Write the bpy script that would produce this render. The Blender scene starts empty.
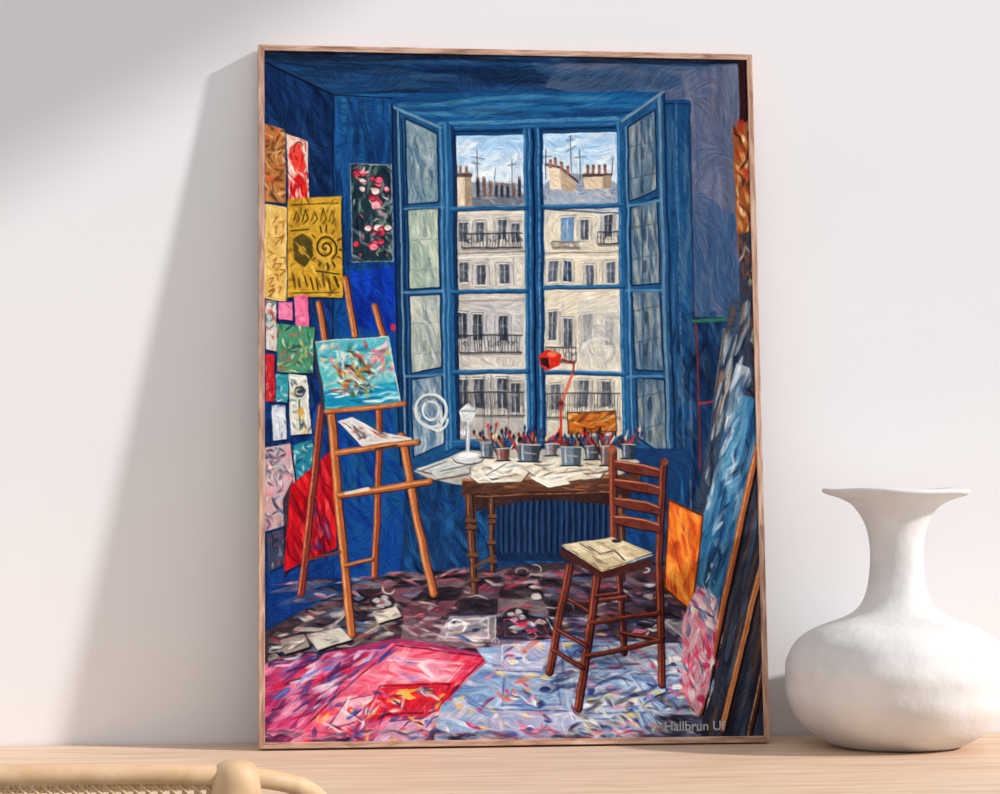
import bpy, bmesh, numpy as np, math, random
from mathutils import Vector, Matrix, Euler
random.seed(7); RNG=np.random.RandomState(11)
scene=bpy.context.scene
try:
    scene.view_settings.view_transform='Standard'
    scene.view_settings.look='None'
except Exception: pass

# ================= materials =================
def new_mat(name):
    m=bpy.data.materials.new(name); m.use_nodes=True
    nt=m.node_tree; b=nt.nodes['Principled BSDF']
    return m,nt,b
def s2l(c):
    return tuple(((x/255)/12.92 if x/255<=.04045 else ((x/255+.055)/1.055)**2.4) for x in c)+(1.0,)
def noise_mat(name,cols,scale=(1,1,1),nscale=5,detail=6,rough=.6,bump=.1,bscale=60,dist=.001,spec=.3,distort=0.0):
    m,nt,b=new_mat(name); N=nt.nodes; Lk=nt.links
    tc=N.new('ShaderNodeTexCoord'); mp=N.new('ShaderNodeMapping'); mp.inputs['Scale'].default_value=scale
    Lk.new(tc.outputs['Object'],mp.inputs['Vector'])
    n=N.new('ShaderNodeTexNoise'); n.inputs['Scale'].default_value=nscale; n.inputs['Detail'].default_value=detail; n.inputs['Distortion'].default_value=distort
    Lk.new(mp.outputs['Vector'],n.inputs['Vector'])
    r=N.new('ShaderNodeValToRGB'); el=r.color_ramp.elements
    k=len(cols)
    el[0].position=.3; el[0].color=s2l(cols[0]); el[1].position=.7; el[1].color=s2l(cols[-1])
    for i in range(1,k-1):
        e=el.new(.3+.4*i/(k-1)); e.color=s2l(cols[i])
    Lk.new(n.outputs['Fac'],r.inputs['Fac']); Lk.new(r.outputs['Color'],b.inputs['Base Color'])
    b.inputs['Roughness'].default_value=rough
    b.inputs['Specular IOR Level'].default_value=spec
    n2=N.new('ShaderNodeTexNoise'); n2.inputs['Scale'].default_value=bscale; n2.inputs['Detail'].default_value=5
    Lk.new(mp.outputs['Vector'],n2.inputs['Vector'])
    bp=N.new('ShaderNodeBump'); bp.inputs['Strength'].default_value=bump; bp.inputs['Distance'].default_value=dist
    Lk.new(n2.outputs['Fac'],bp.inputs['Height']); Lk.new(bp.outputs['Normal'],b.inputs['Normal'])
    return m
M_wall=noise_mat('wall_plaster',[(235,234,236),(239,238,240)],nscale=2,rough=.9,bump=.15,bscale=90,spec=.1)
M_floor=noise_mat('floor_wood',[(156,146,136),(174,164,154)],scale=(1,12,1),nscale=3,rough=.5)
M_table=noise_mat('table_wood',[(202,168,140),(218,187,160),(229,202,177)],scale=(1.2,16,16),nscale=4,rough=.55,bump=.2,bscale=30,distort=.6)
M_frameH=noise_mat('frame_oak_h',[(138,98,78),(190,150,128),(218,186,164)],scale=(6,60,60),nscale=3,rough=.55,bump=.25,bscale=20,distort=.8)
M_frameV=noise_mat('frame_oak_v',[(138,98,78),(190,150,128),(218,186,164)],scale=(60,60,6),nscale=3,rough=.55,bump=.25,bscale=20,distort=.8)
M_back=noise_mat('backing_board',[(120,90,70),(140,108,84)],nscale=8)
M_vase=noise_mat('vase_ceramic',[(206,204,203),(222,220,219),(231,229,228)],nscale=11,rough=.85,bump=.7,bscale=18,dist=.006,spec=.15)
M_chair=noise_mat('chair_wood',[(196,158,118),(212,176,138),(222,190,152)],scale=(14,14,14),nscale=2,rough=.5,bump=.1,distort=.5)
M_cane=noise_mat('cane_strands',[(206,174,130),(226,198,158)],scale=(20,20,20),nscale=3,rough=.6)
M_trim=noise_mat('trim_paint',[(235,232,230),(240,238,236)],rough=.5)

def link(o): scene.collection.objects.link(o); return o
def mesh_obj(name,verts,faces,mat,parent=None,smooth=False):
    me=bpy.data.meshes.new(name); me.from_pydata(verts,[],faces); me.update()
    if mat: me.materials.append(mat)
    if smooth:
        for p in me.polygons: p.use_smooth=True
    o=link(bpy.data.objects.new(name,me))
    if parent: o.parent=parent
    return o
def boxes(name,bl,mat,parent=None,bevel=0):
    V=[];F=[]
    for (a,b) in bl:
        i=len(V); x0,y0,z0=a; x1,y1,z1=b
        V+=[(x0,y0,z0),(x1,y0,z0),(x1,y1,z0),(x0,y1,z0),(x0,y0,z1),(x1,y0,z1),(x1,y1,z1),(x0,y1,z1)]
        F+=[tuple(i+k for k in f) for f in ((0,3,2,1),(4,5,6,7),(0,1,5,4),(1,2,6,5),(2,3,7,6),(3,0,4,7))]
    o=mesh_obj(name,V,F,mat,parent)
    if bevel:
        md=o.modifiers.new('bev','BEVEL'); md.width=bevel; md.segments=3
    return o
def empty(name,loc=(0,0,0)):
    e=bpy.data.objects.new(name,None); e.location=loc; e.empty_display_size=.1; return link(e)
def lathe(name,prof,seg,mat,parent=None,loc=(0,0,0)):
    V=[];F=[]
    for (r,z) in prof:
        for k in range(seg):
            a=2*math.pi*k/seg; V.append((r*math.cos(a),r*math.sin(a),z))
    n=len(prof)
    for i in range(n-1):
        for k in range(seg):
            k2=(k+1)%seg
            F.append((i*seg+k,i*seg+k2,(i+1)*seg+k2,(i+1)*seg+k))
    F.append(tuple(range(seg-1,-1,-1))); F.append(tuple((n-1)*seg+k for k in range(seg)))
    o=mesh_obj(name,V,F,mat,parent,smooth=True); o.location=loc
    return o
def tube(name,pts,rad,mat,parent=None,res=6):
    cu=bpy.data.curves.new(name,'CURVE'); cu.dimensions='3D'; cu.bevel_depth=rad
    cu.bevel_resolution=res; cu.use_fill_caps=True
    sp=cu.splines.new('NURBS'); sp.points.add(len(pts)-1)
    for i,p in enumerate(pts):
        sp.points[i].co=(p[0],p[1],p[2],1)
    sp.order_u=min(4,len(pts)); sp.use_endpoint_u=True; sp.resolution_u=12
    cu.materials.append(mat)
    o=link(bpy.data.objects.new(name,cu)); 
    if parent: o.parent=parent
    return o

# ================= room =================
FZ=-.75
boxes('wall_back',[((-2.6,0,FZ),(1.4,.12,2.6))],M_wall)
boxes('floor',[((-2.6,-4.6,FZ-.1),(1.52,.12,FZ))],M_floor)
WX=1.4; wy0,wy1,wz0,wz1=-.06,-2.7,-.3,2.14
boxes('wall_right',[((WX,wy0,FZ),(WX+.12,.12,2.6)),((WX,-4.6,FZ),(WX+.12,wy1,2.6)),
   ((WX,wy1,FZ),(WX+.12,wy0,wz0)),((WX,wy1,wz1),(WX+.12,wy0,2.6))],M_wall)
boxes('window_1',[((WX+.04,wy1,wz1-.04),(WX+.08,wy0,wz1)),((WX+.04,wy1,wz0),(WX+.08,wy0,wz0+.04)),
   ((WX+.04,wy0-.03,wz0),(WX+.08,wy0,wz1)),((WX+.04,wy1,wz0),(WX+.08,wy1+.04,wz1))],M_trim)
boxes('baseboard_back',[((-2.6,-.015,FZ),(1.4,0,FZ+.09))],M_trim,bevel=.004)

# ================= table =================
tb=empty('wooden_console_table',(0,0,0))
boxes('table_top',[((-1.15,-.74,-.035),(1.15,-.003,0))],M_table,tb,bevel=.003)
boxes('table_legs',[((x,y,FZ),(x+.05,y+.05,-.035)) for x in (-1.1,1.05) for y in (-.7,-.08)],M_table,tb)
boxes('table_apron',[((-1.07,-.69,-.11),(1.07,-.67,-.035)),((-1.07,-.06,-.11),(1.07,-.04,-.035))],M_table,tb)

# ================= vase =================
K=.001372
prof=[(54,0),(66,2),(86,13),(102,28),(111.5,45),(115.5,66),(114.5,84),(108,101),(96,113),(80,122),(61,129),(46,136),(36,146),(31,159),(28,175),(27,192),(27.5,207),(30.5,222),(36,235),(45,246),(58,253),(70,256.5),(75,259.5),(74,263),(68,262.5),(56,257),(40,246),(28,230),(22,205),(22,180),(26,150),(50,132),(90,110),(104,75),(90,30),(50,8)]
def smoothprof(p,n=6):
    P=np.array(p,float); out=[]
    for i in range(len(P)-1):
        p0=P[max(i-1,0)];p1=P[i];p2=P[i+1];p3=P[min(i+2,len(P)-1)]
        for k in range(n):
            t=k/n
            out.append(.5*((2*p1)+(-p0+p2)*t+(2*p0-5*p1+4*p2-p3)*t*t+(-p0+3*p1-3*p2+p3)*t**3))
    out.append(P[-1]); return out
pr=[(r*K,z*K) for r,z in smoothprof(prof)]
vase=lathe('ceramic_vase',pr,128,M_vase,None,(.5305,-.178,0.0005))
for vt in vase.data.vertices:
    a=math.atan2(vt.co.y,vt.co.x); z=vt.co.z
    k=1+.006*math.sin(3*a+z*20)+.005*math.sin(7*a-z*34)+.004*math.sin(z*150+a)
    vt.co.x*=k; vt.co.y*=k
    if z>.335: vt.co.z+=.0010*math.sin(2*a+.6)+.0009*math.sin(5*a)

# ================= chair (rattan / cane) =================
CX,CY=-.655,-.98
ch=empty('rattan_chair',(CX,CY,FZ))
pxr=.245
hoop=[(.352,.50,.0),(.352,.50,.30),(.352,.47,.56),(.356,.34,.66),(.356,.2,.70),(.352,.08,.757),(.328,.015,.799),(.272,-.006,.815),(.17,-.016,.8195),(0,-.02,.821)]
hoop=hoop+[(-x,y,z) for x,y,z in hoop[-2::-1]]
tube('hoop_rail',hoop,.0105,M_chair,ch)
def post(nm,x,y):
    r=.0265
    p=[(r*.8,0),(r,.3),(r,.78),(r,.800),(r*.98,.812),(r*.9,.821),(r*.72,.828),(r*.4,.832),(.001,.833)]
    return lathe(nm,p,40,M_chair,ch,(x,y,0))
post('post_right',pxr,-.006)
post('post_left',-pxr,-.006)
boxes('seat_frame',[((-.30,-.0,.42),(.30,.04,.455)),((-.30,.44,.42),(.30,.48,.455)),((-.30,.0,.42),(-.26,.48,.455)),((.26,0,.42),(.30,.48,.455))],M_chair,ch,bevel=.006)
boxes('seat_cushion',[((-.262,.035,.43),(.262,.445,.448))],M_cane,ch,bevel=.006)
boxes('lower_rail',[((-pxr,-.012,.50),(pxr,.012,.53))],M_chair,ch,bevel=.005)
boxes('stretchers',[((-.345,.49,.18),(.345,.51,.205)),((-.25,-.01,.18),(.25,.01,.205))],M_chair,ch,bevel=.005)
cane=bpy.data.curves.new('cane_webbing','CURVE'); cane.dimensions='3D'; cane.bevel_depth=.0015; cane.bevel_resolution=1
def cs(a,b):
    s=cane.splines.new('POLY'); s.points.add(1); s.points[0].co=(*a,1); s.points[1].co=(*b,1)
def cyy(x): return -.016+.010*(abs(x)/pxr)**2
x0,x1,z0,z1=-pxr,pxr,.53,.812
st=.0125
x=x0
while x<=x1:
    for dx in (-.0018,.0018): cs((x+dx,cyy(x),z0),(x+dx,cyy(x),z1))
    x+=st
z=z0
while z<=z1:
    for dz in (-.0018,.0018): cs((x0,-.008,z+dz),(x0/2,-.0155,z+dz)); cs((x0/2,-.0155,z+dz),(x1/2,-.0155,z+dz)); cs((x1/2,-.0155,z+dz),(x1,-.008,z+dz))
    z+=st
c=x0-(z1-z0)
while c<x1:
    a=max(x0,c); b=min(x1,c+(z1-z0))
    if b>a:
        cs((a,cyy(a)-.002,z0+(a-c)),(b,cyy(b)-.002,z0+(b-c)))
        cs((-a,cyy(a)-.004,z0+(a-c)),(-b,cyy(b)-.004,z0+(b-c)))
    c+=st
cane.materials.append(M_cane)
co=link(bpy.data.objects.new('cane_webbing',cane)); co.parent=ch

# ================= painting : procedural brush engine =================
S=2.5; X0,Y0,PW,PH=250,36,530,724
BH,BW=int(PH*S),int(PW*S)
buf=np.zeros((BH,BW,3),np.float32)
def sm(h,w,cy,cx):
    cy*=S/2; cx*=S/2
    gh,gw=int(h/cy)+3,int(w/cx)+3
    g=RNG.rand(gh,gw).astype(np.float32)
    ys=np.arange(h)/cy; xs=np.arange(w)/cx
    yi=ys.astype(int); xi=xs.astype(int); fy=(ys-yi)[:,None]; fx=(xs-xi)[None]
    fy=fy*fy*(3-2*fy); fx=fx*fx*(3-2*fx)
    a=g[yi][:,xi]; b=g[yi][:,xi+1]; c_=g[yi+1][:,xi]; d=g[yi+1][:,xi+1]
    return ((a*(1-fx)+b*fx)*(1-fy)+(c_*(1-fx)+d*fx)*fy-.5)*2
WXf=(sm(BH,BW,44,44)*.8+sm(BH,BW,12,12)*.25).astype(np.float32)
WYf=(sm(BH,BW,44,44)*.8+sm(BH,BW,12,12)*.25).astype(np.float32)
TH=(sm(BH,BW,3,50)*.7+.5*sm(BH,BW,8,90)).astype(np.float32)
TV=(sm(BH,BW,50,3)*.7+.5*sm(BH,BW,90,8)).astype(np.float32)
TN=(sm(BH,BW,4,4)*.2+.5*sm(BH,BW,24,24)).astype(np.float32)
DRY=(sm(BH,BW,4,4)+.5*sm(BH,BW,10,10)).astype(np.float32)
FLOW=sm(BH,BW,90,90)*2.2+.5
yy,xx=np.mgrid[0:BH,0:BW].astype(np.float32)
XX=xx/S+X0; YY=yy/S+Y0
CLIP=[None]
def bb(xa,ya,xb,yb,m=3):
    a=int(max(0,(xa-X0-m)*S)); b=int(min(BW,(xb-X0+m)*S)); c=int(max(0,(ya-Y0-m)*S)); d=int(min(BH,(yb-Y0+m)*S))
    return slice(c,d),slice(a,b)
def comp(sl,mask,col,tex=8,mode='n',T=None):
    if CLIP[0] is not None: mask=mask*CLIP[0][sl]
    if T is None: T=(TN if mode=='n' else TH if mode=='h' else TV)[sl]
    c=np.array(col,np.float32)[None,None,:]+(tex*T)[:,:,None]
    m=mask[:,:,None]
    buf[sl]=buf[sl]*(1-m)+c*m
def pmask(sl,pts,w=1.0):
    X=XX[sl]+WXf[sl]*w; Y=YY[sl]+WYf[sl]*w
    ins=np.zeros(X.shape,bool); n=len(pts)
    for i in range(n):
        x1,y1=pts[i]; x2,y2=pts[(i+1)%n]
        if y1==y2: continue
        cond=((y1>Y)!=(y2>Y))&(X<(x2-x1)*(Y-y1)/(y2-y1)+x1)
        ins^=cond
    return ins.astype(np.float32)
def P(pts,col,a=1,tex=8,mode='n',w=1.0):
    xs=[p[0] for p in pts]; ys=[p[1] for p in pts]
    sl=bb(min(xs),min(ys),max(xs),max(ys))
    if sl[0].stop<=sl[0].start or sl[1].stop<=sl[1].start: return
    comp(sl,pmask(sl,pts,w)*a,col,tex,mode)
def R(x0,y0,x1,y1,col,**k): P([(x0,y0),(x1,y0),(x1,y1),(x0,y1)],col,**k)
def L(pts,wd,col,a=1,tex=9,w=.8,dry=0,taper=0,soft=1.0):
    f1=random.uniform(2.6,4.2); f2=random.uniform(1.0,1.9); p1=random.uniform(0,6.28); p2=random.uniform(0,6.28)
    ns=len(pts)-1; M=None
    xs=[p[0] for p in pts]; ys=[p[1] for p in pts]
    if taper:
        sl=bb(min(xs)-wd,min(ys)-wd,max(xs)+wd,max(ys)+wd,2)
        if sl[0].stop<=sl[0].start or sl[1].stop<=sl[1].start: return
        X=XX[sl]+WXf[sl]*w; Y=YY[sl]+WYf[sl]*w
        D=np.full(X.shape,1e3,np.float32); SS=np.zeros(X.shape,np.float32); G=np.zeros(X.shape,np.float32)
        for i in range(ns):
            (x1,y1),(x2,y2)=pts[i],pts[i+1]; dx,dy=x2-x1,y2-y1; q=dx*dx+dy*dy+1e-6
            t=np.clip(((X-x1)*dx+(Y-y1)*dy)/q,0,1); d=np.hypot(X-x1-t*dx,Y-y1-t*dy); k=d<D
            D=np.where(k,d,D); SS=np.where(k,((X-x1)*(-dy)+(Y-y1)*dx)/math.sqrt(q),SS); G=np.where(k,(i+t)/ns,G)
        T=np.sin(SS*f1+p1)*.6+np.sin(SS*f2+p2)*.9
        tp=1-.55*np.abs(2*G-1)**3
        m=np.clip((wd/2*tp-D)*S/soft+.5,0,1)
        fade=np.clip(1.25-G*.75,0,1)
        m=m*np.clip(1-dry*(.6*T+.5*DRY[sl]+G*.5),0,1)*fade
        comp(sl,m*a,col,tex,T=T); return
    for i in range(ns):
        (x1,y1),(x2,y2)=pts[i],pts[i+1]
        sl=bb(min(x1,x2)-wd,min(y1,y2)-wd,max(x1,x2)+wd,max(y1,y2)+wd,2)
        if sl[0].stop<=sl[0].start or sl[1].stop<=sl[1].start: continue
        X=XX[sl]+WXf[sl]*w; Y=YY[sl]+WYf[sl]*w
        dx,dy=x2-x1,y2-y1; q=dx*dx+dy*dy+1e-6
        t=np.clip(((X-x1)*dx+(Y-y1)*dy)/q,0,1)
        d=np.hypot(X-x1-t*dx,Y-y1-t*dy)
        m=np.clip((wd/2-d)*S+.5,0,1)
        T=None
        if wd>1.6:
            s=((X-x1)*(-dy)+(Y-y1)*dx)/math.sqrt(q)
            T=np.sin(s*f1+p1)*.8+np.sin(s*f2+p2)*.8
            if dry: m=m*np.clip(1-dry*(.55*T+.45*DRY[sl]+.35),0,1)
        elif dry: m=m*np.clip(1-dry*(DRY[sl]+.4),0,1)
        comp(sl,m*a,col,tex,T=T)
def E(cx,cy,rx,ry,col,a=1,tex=8,ring=0,w=.8):
    sl=bb(cx-rx,cy-ry,cx+rx,cy+ry,3)
    X=XX[sl]+WXf[sl]*w; Y=YY[sl]+WYf[sl]*w
    d=(np.hypot((X-cx)/rx,(Y-cy)/ry)-1)*min(rx,ry)
    m=np.clip(-d*S+.5,0,1) if not ring else np.clip((ring/2-abs(d))*S+.5,0,1)
    comp(sl,m*a,col,tex)
def arc(cx,cy,rx,ry,a0,a1,n=10): return [(cx+rx*math.cos(a0+(a1-a0)*i/n),cy+ry*math.sin(a0+(a1-a0)*i/n)) for i in range(n+1)]
def clip(pts):
    if pts is None: CLIP[0]=None; return
    m=np.zeros((BH,BW),np.float32); xs=[p[0] for p in pts]; ys=[p[1] for p in pts]
    sl=bb(min(xs),min(ys),max(xs),max(ys)); m[sl]=pmask(sl,pts,.6); CLIP[0]=m
def inpoly(x,y,pts):
    r=False;n=len(pts)
    for i in range(n):
        x1,y1=pts[i];x2,y2=pts[(i+1)%n]
        if (y1>y)!=(y2>y) and x<(x2-x1)*(y-y1)/(y2-y1)+x1: r=not r
    return r
def rp(pts):
    xs=[p[0] for p in pts]; ys=[p[1] for p in pts]
    for t in range(60):
        x=random.uniform(min(xs),max(xs)); y=random.uniform(min(ys),max(ys))
        if inpoly(x,y,pts): break
    return x,y
def ST(pts,n,cols,ln=(10,22),wd=(2,4),ang=0,av=.4,a=.6,doclip=True,curve=.3,jit=6,dry=.45):
    old=CLIP[0]
    if doclip: clip(pts)
    for _ in range(n):
        x,y=rp(pts)
        l=random.uniform(*ln); g=ang+random.uniform(-av,av)+(pi if random.random()<.5 else 0); c=random.uniform(-curve,curve)
        col=random.choice(cols); j=random.uniform(-jit,jit)
        p=[(x-l/2*math.cos(g-c),y-l/2*math.sin(g-c)),(x,y),(x+l/2*math.cos(g+c),y+l/2*math.sin(g+c))]
        wdd=random.uniform(*wd)
        L(p,wdd,[v+j for v in col],a=a,dry=dry,taper=1,soft=1.2 if wdd<3 else 3.0,tex=6)
    CLIP[0]=old
def blob(x,y,rx,ry,col,a=.85):   # loose irregular paint splotch
    n=9; p0=random.uniform(0,6.28)
    P([(x+rx*random.uniform(.55,1.15)*math.cos(p0+2*pi*i/n),y+ry*random.uniform(.55,1.15)*math.sin(p0+2*pi*i/n)) for i in range(n)],col,a=a)
def curl(x,y,r,wd,col,a=1):
    a0=random.uniform(0,6.28); L(arc(x,y,r,r*random.uniform(.4,1),a0,a0+random.uniform(2,5),6),wd,col,a=a)
def Q(pts,u,v):
    a,b,c,d=pts
    return ((a[0]*(1-u)+b[0]*u)*(1-v)+(d[0]*(1-u)+c[0]*u)*v,(a[1]*(1-u)+b[1]*u)*(1-v)+(d[1]*(1-u)+c[1]*u)*v)
pi=math.pi
# --- shell
R(240,30,790,770,(22,52,92))
ceil=[(250,40),(785,40),(785,70),(735,66),(690,88),(560,92),(333,95),(264,62)]
P(ceil,(23,50,86),tex=10,mode='h')
ST(ceil,150,[(14,30,54),(26,62,104),(34,78,120),(48,78,108),(18,42,72)],ln=(40,110),wd=(3,9),ang=.03,av=.1,curve=.05)
P([(560,64),(740,62),(735,112),(640,104),(545,88)],(80,90,114),tex=8,mode='h',a=.8)
ST([(540,66),(740,62),(730,110),(560,96)],80,[(70,84,112),(94,100,120),(50,74,106),(60,90,124)],ln=(30,80),wd=(4,9),ang=.1,av=.25,doclip=False,a=.55,curve=.1)
P([(250,40),(785,40),(785,58),(264,52)],(14,22,38),a=.9)
ST([(262,48),(748,54),(748,66),(262,60)],80,[(10,18,34),(20,32,54),(30,46,68)],ln=(30,80),wd=(3,5),ang=.02,av=.05,doclip=False,curve=.05)
back=[(333,95),(560,92),(690,92),(692,580),(333,592)]
P(back,(25,76,122),tex=8)
ST([(333,97),(690,97),(690,132),(333,132)],200,[(24,70,116),(34,96,148),(44,110,158),(20,54,94),(28,86,134),(70,124,156)],ln=(30,100),wd=(2.5,7),ang=-.02,av=.08,doclip=False,a=.65,curve=.06)
ST([(333,97),(398,97),(398,290),(333,290)],190,[(20,58,108),(26,74,130),(16,46,90),(34,88,142),(14,40,78)],ln=(24,70),wd=(3,8),ang=1.5,av=.22,a=.6,curve=.12)
ST([(333,262),(404,262),(404,580),(333,590)],200,[(14,54,140),(18,62,136),(12,38,108),(24,80,146),(16,68,128)],ln=(24,60),wd=(3,8),ang=1.2,av=.5,a=.6,curve=.2)
left=[(250,50),(264,62),(333,95),(333,592),(262,640),(250,640)]
P(left,(18,42,82),tex=8,mode='v')
ST([(264,62),(333,95),(333,200),(264,200)],130,[(18,40,76),(24,54,98),(30,66,110),(12,30,58)],ln=(24,70),wd=(3,8),ang=1.2,av=.4,a=.6,curve=.15)
ST([(264,200),(333,200),(333,592),(264,640)],220,[(16,46,104),(20,58,122),(12,30,74),(28,76,142)],ln=(22,56),wd=(3,7),ang=1.35,av=.4,a=.65)
L([(264,63),(333,95)],2,(10,22,42)); L([(333,95),(333,590)],1.6,(12,30,58)); L([(333,95),(392,99)],1.2,(12,30,54))
P([(350,272),(398,266),(398,330),(382,336),(350,320)],(14,50,158),a=.65)
ST([(350,270),(398,266),(398,330),(350,330)],30,[(12,46,150),(22,70,180),(14,38,120)],ln=(18,40),wd=(3,7),ang=1.2,av=.5,a=.7)
P([(310,520),(370,500),(430,560),(470,570),(380,588),(300,612),(268,628),(268,560)],(18,62,134),a=.5)
# right wall
right=[(660,92),(735,66),(785,64),(785,640),(690,600),(690,500),(660,480)]
P(right,(82,94,122),tex=8,mode='v')
ST([(682,70),(742,64),(742,310),(682,310)],200,[(98,104,128),(84,94,120),(114,118,138),(70,86,116),(104,108,126),(88,90,108)],ln=(30,90),wd=(4,10),ang=1.5,av=.15,a=.6,curve=.1)
ST([(682,180),(742,220),(742,320),(690,320)],80,[(60,84,120),(48,78,114),(70,90,120)],ln=(30,70),wd=(4,9),ang=1.4,av=.3,a=.6)
P([(664,100),(690,100),(694,470),(668,480)],(28,70,110),tex=10,mode='v')
ST([(664,100),(690,100),(694,470),(668,480)],90,[(20,58,96),(42,94,136),(28,78,122),(84,106,130)],ln=(30,90),wd=(2,5),ang=1.56,av=.05,a=.65,curve=.05)
P([(692,318),(745,318),(745,600),(692,600)],(20,44,78),tex=10)
ST([(668,312),(745,312),(740,600),(680,560)],180,[(20,42,74),(28,64,106),(42,84,124),(12,26,48),(56,74,96)],ln=(20,56),wd=(3,7),ang=1.4,av=.4,a=.65)

# --- exterior view
view=[(448,130),(622,128),(622,440),(448,446)]
clip(view)
R(445,125,625,450,(204,201,194))
for y,c1 in ((128,(168,200,228)),(150,(184,209,230)),(166,(204,219,232))): R(445,y,625,y+26,c1)
ST([(448,130),(622,130),(622,182),(448,182)],80,[(238,242,244),(222,232,240),(164,196,226),(246,248,248),(206,216,226)],ln=(10,26),wd=(3,8),ang=-.2,av=.5,doclip=False)
INK=(48,50,58)
P([(452,188),(462,182),(520,184),(524,206),(452,208)],(140,146,156)); 
P([(452,198),(524,194),(524,212),(452,212)],(104,110,122),a=.85)
ST([(452,186),(524,186),(524,210),(452,210)],30,[(170,174,180),(84,90,102),(190,186,180)],ln=(5,14),wd=(1.5,3),ang=.1,av=.5,doclip=False,a=.7)
for x in (476,482,488,494,500,506,512,518):
    h=random.uniform(5,14); R(x,192-h,x+3.2,198,random.choice([(56,54,64),(80,72,76),(110,88,80)])); R(x,190-h,x+3.2,193-h,(140,112,100))
P([(453,176),(470,172),(471,208),(454,210)],(220,203,180)); P([(464,173),(471,172),(472,208),(465,208)],(166,146,126)); R(452,173,472,177,(84,70,70))
for x in (454,459,465): R(x,166,x+3,174,(140,108,94))
L([(477,188),(477,150)],.8,INK); L([(471,157),(484,159)],.8,(60,66,76)); L([(473,163),(481,164)],.7,(60,66,76)); L([(512,186),(512,160)],.7,INK); L([(508,166),(516,165)],.7,INK); L([(494,182),(495,168)],.6,INK)
P([(452,210),(524,210),(524,446),(452,446)],(206,199,188),tex=9)
P([(452,210),(470,212),(470,446),(452,446)],(180,175,170),a=.6)
P([(468,300),(524,300),(524,352),(468,352)],(188,186,188),a=.7)
ST([(452,212),(524,212),(524,446),(452,446)],150,[(232,226,212),(188,182,174),(212,196,172),(170,168,168),(154,158,168)],ln=(6,20),wd=(1.5,4.5),ang=1.5,av=1.6,a=.5,doclip=False)
def win(x,y,w,h,c=(70,76,88),fr=(232,228,218),sh=None):
    x+=random.uniform(-1,1); y+=random.uniform(-1.4,1.4); w*=random.uniform(.88,1.12); k=random.uniform(-.8,.8)
    if sh: P([(x-w*.55,y),(x+w*1.55,y+k),(x+w*1.55+k,y+h),(x-w*.55,y+h)],sh); L([(x-w*.55,y),(x-w*.55+k,y+h)],.8,(110,108,108),a=.7,dry=.5); L([(x+w*1.55,y),(x+w*1.55,y+h)],.8,(110,108,108),a=.7,dry=.5)
    R(x-1.3,y-1.3,x+w+1.3,y+h+1,fr); P([(x,y),(x+w,y+k),(x+w+k,y+h),(x,y+h)],c,tex=14)
    L([(x+w*.25,y+h*.2),(x+w*.3,y+h*.8)],w*.3,(150,158,166),a=.6,dry=.8)
    L([(x+w/2,y),(x+w/2+k,y+h)],.8,(206,204,198),dry=.4); L([(x,y+h*.4),(x+w,y+h*.4)],.6,(190,190,188),dry=.4)
    L([(x-1.8,y-1.6),(x+w+2,y-1.6+k)],1,(96,92,90),a=.8,dry=.3); L([(x+w+.6,y),(x+w+.4+k,y+h)],1,INK,a=.8,dry=.3); L([(x-.6,y),(x-.6,y+h)],.8,INK,a=.6,dry=.3)
    if random.random()<.6: L([(x-2,y+h+2),(x+w+2,y+h+2)],1.1,(150,142,134),dry=.4)
def balcony(x0,x1,y,h=8,c=(40,42,50)):
    L([(x0,y),((x0+x1)/2,y+random.uniform(-1,1)),(x1,y)],1.2,c); L([(x0,y+h),(x1,y+h)],1.4,c,dry=.2); R(x0,y+h+.5,x1,y+h+2.5,(112,106,104),a=.7)
    x=x0
    while x<x1:
        L([(x,y),(x+random.uniform(-1.4,1.4),y+h)],random.uniform(.5,.9),c,a=.85); x+=random.uniform(1.8,3.8)
    for _ in range(int((x1-x0)/6)): curl(random.uniform(x0,x1),y+h*.5,random.uniform(1.5,3.4),.8,c,a=.7)
for (x,y) in ((460,222),(476,222),(499,220),(513,224)): win(x,y,7,19,sh=(178,176,176) if x in (476,499) else None)
balcony(462,522,234,14)
L([(452,214),(524,213)],1.6,(236,226,208)); L([(452,254),(524,252)],1.4,(130,124,120)); L([(452,258),(524,256)],1.5,(238,230,214))
for (x,y) in ((459,264),(477,266),(500,265)): win(x,y,8,20,sh=(192,190,186))
for (x,y) in ((458,312),(474,316),(499,316)): win(x,y,9,26,c=(54,60,72),sh=(180,180,184))
balcony(460,522,336,17); 
L([(452,302),(524,300)],1.2,(150,142,138))
for (x,y) in ((459,378),(475,380),(497,380),(512,382)): win(x,y,9,30,c=(62,68,80),sh=(164,162,158))
balcony(455,524,392,24,c=(52,54,62))
for x in (466,484,491,508): L([(x,376),(x,440)],1.4,(80,78,80),a=.6)
P([(455,420),(524,418),(524,446),(455,446)],(144,140,138),a=.5)
P([(544,186),(560,172),(600,176),(618,184),(618,212),(544,206)],(144,154,168))
P([(544,204),(552,190),(600,192),(620,200),(620,216),(544,212)],(158,168,184))
ST([(544,186),(620,186),(620,210),(544,208)],30,[(190,196,202),(104,114,132),(206,196,178)],ln=(5,14),wd=(1.5,3),ang=.2,av=.5,doclip=False,a=.7)
P([(548,166),(560,170),(576,182),(574,192),(550,190)],(230,212,186)); P([(560,170),(576,182),(575,193),(562,191)],(180,160,138)); L([(546,165),(560,168),(578,182)],2.2,(70,60,64))
for x,y in ((549,160),(554,158),(560,162),(566,166)): R(x,y,x+3,y+9,(156,108,86)); R(x,y,x+3,y+2,(90,62,58))
for x in (586,591,597,603): R(x,166,x+3,176,(150,104,82)); R(x,165,x+3,167,(84,60,56))
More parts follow.
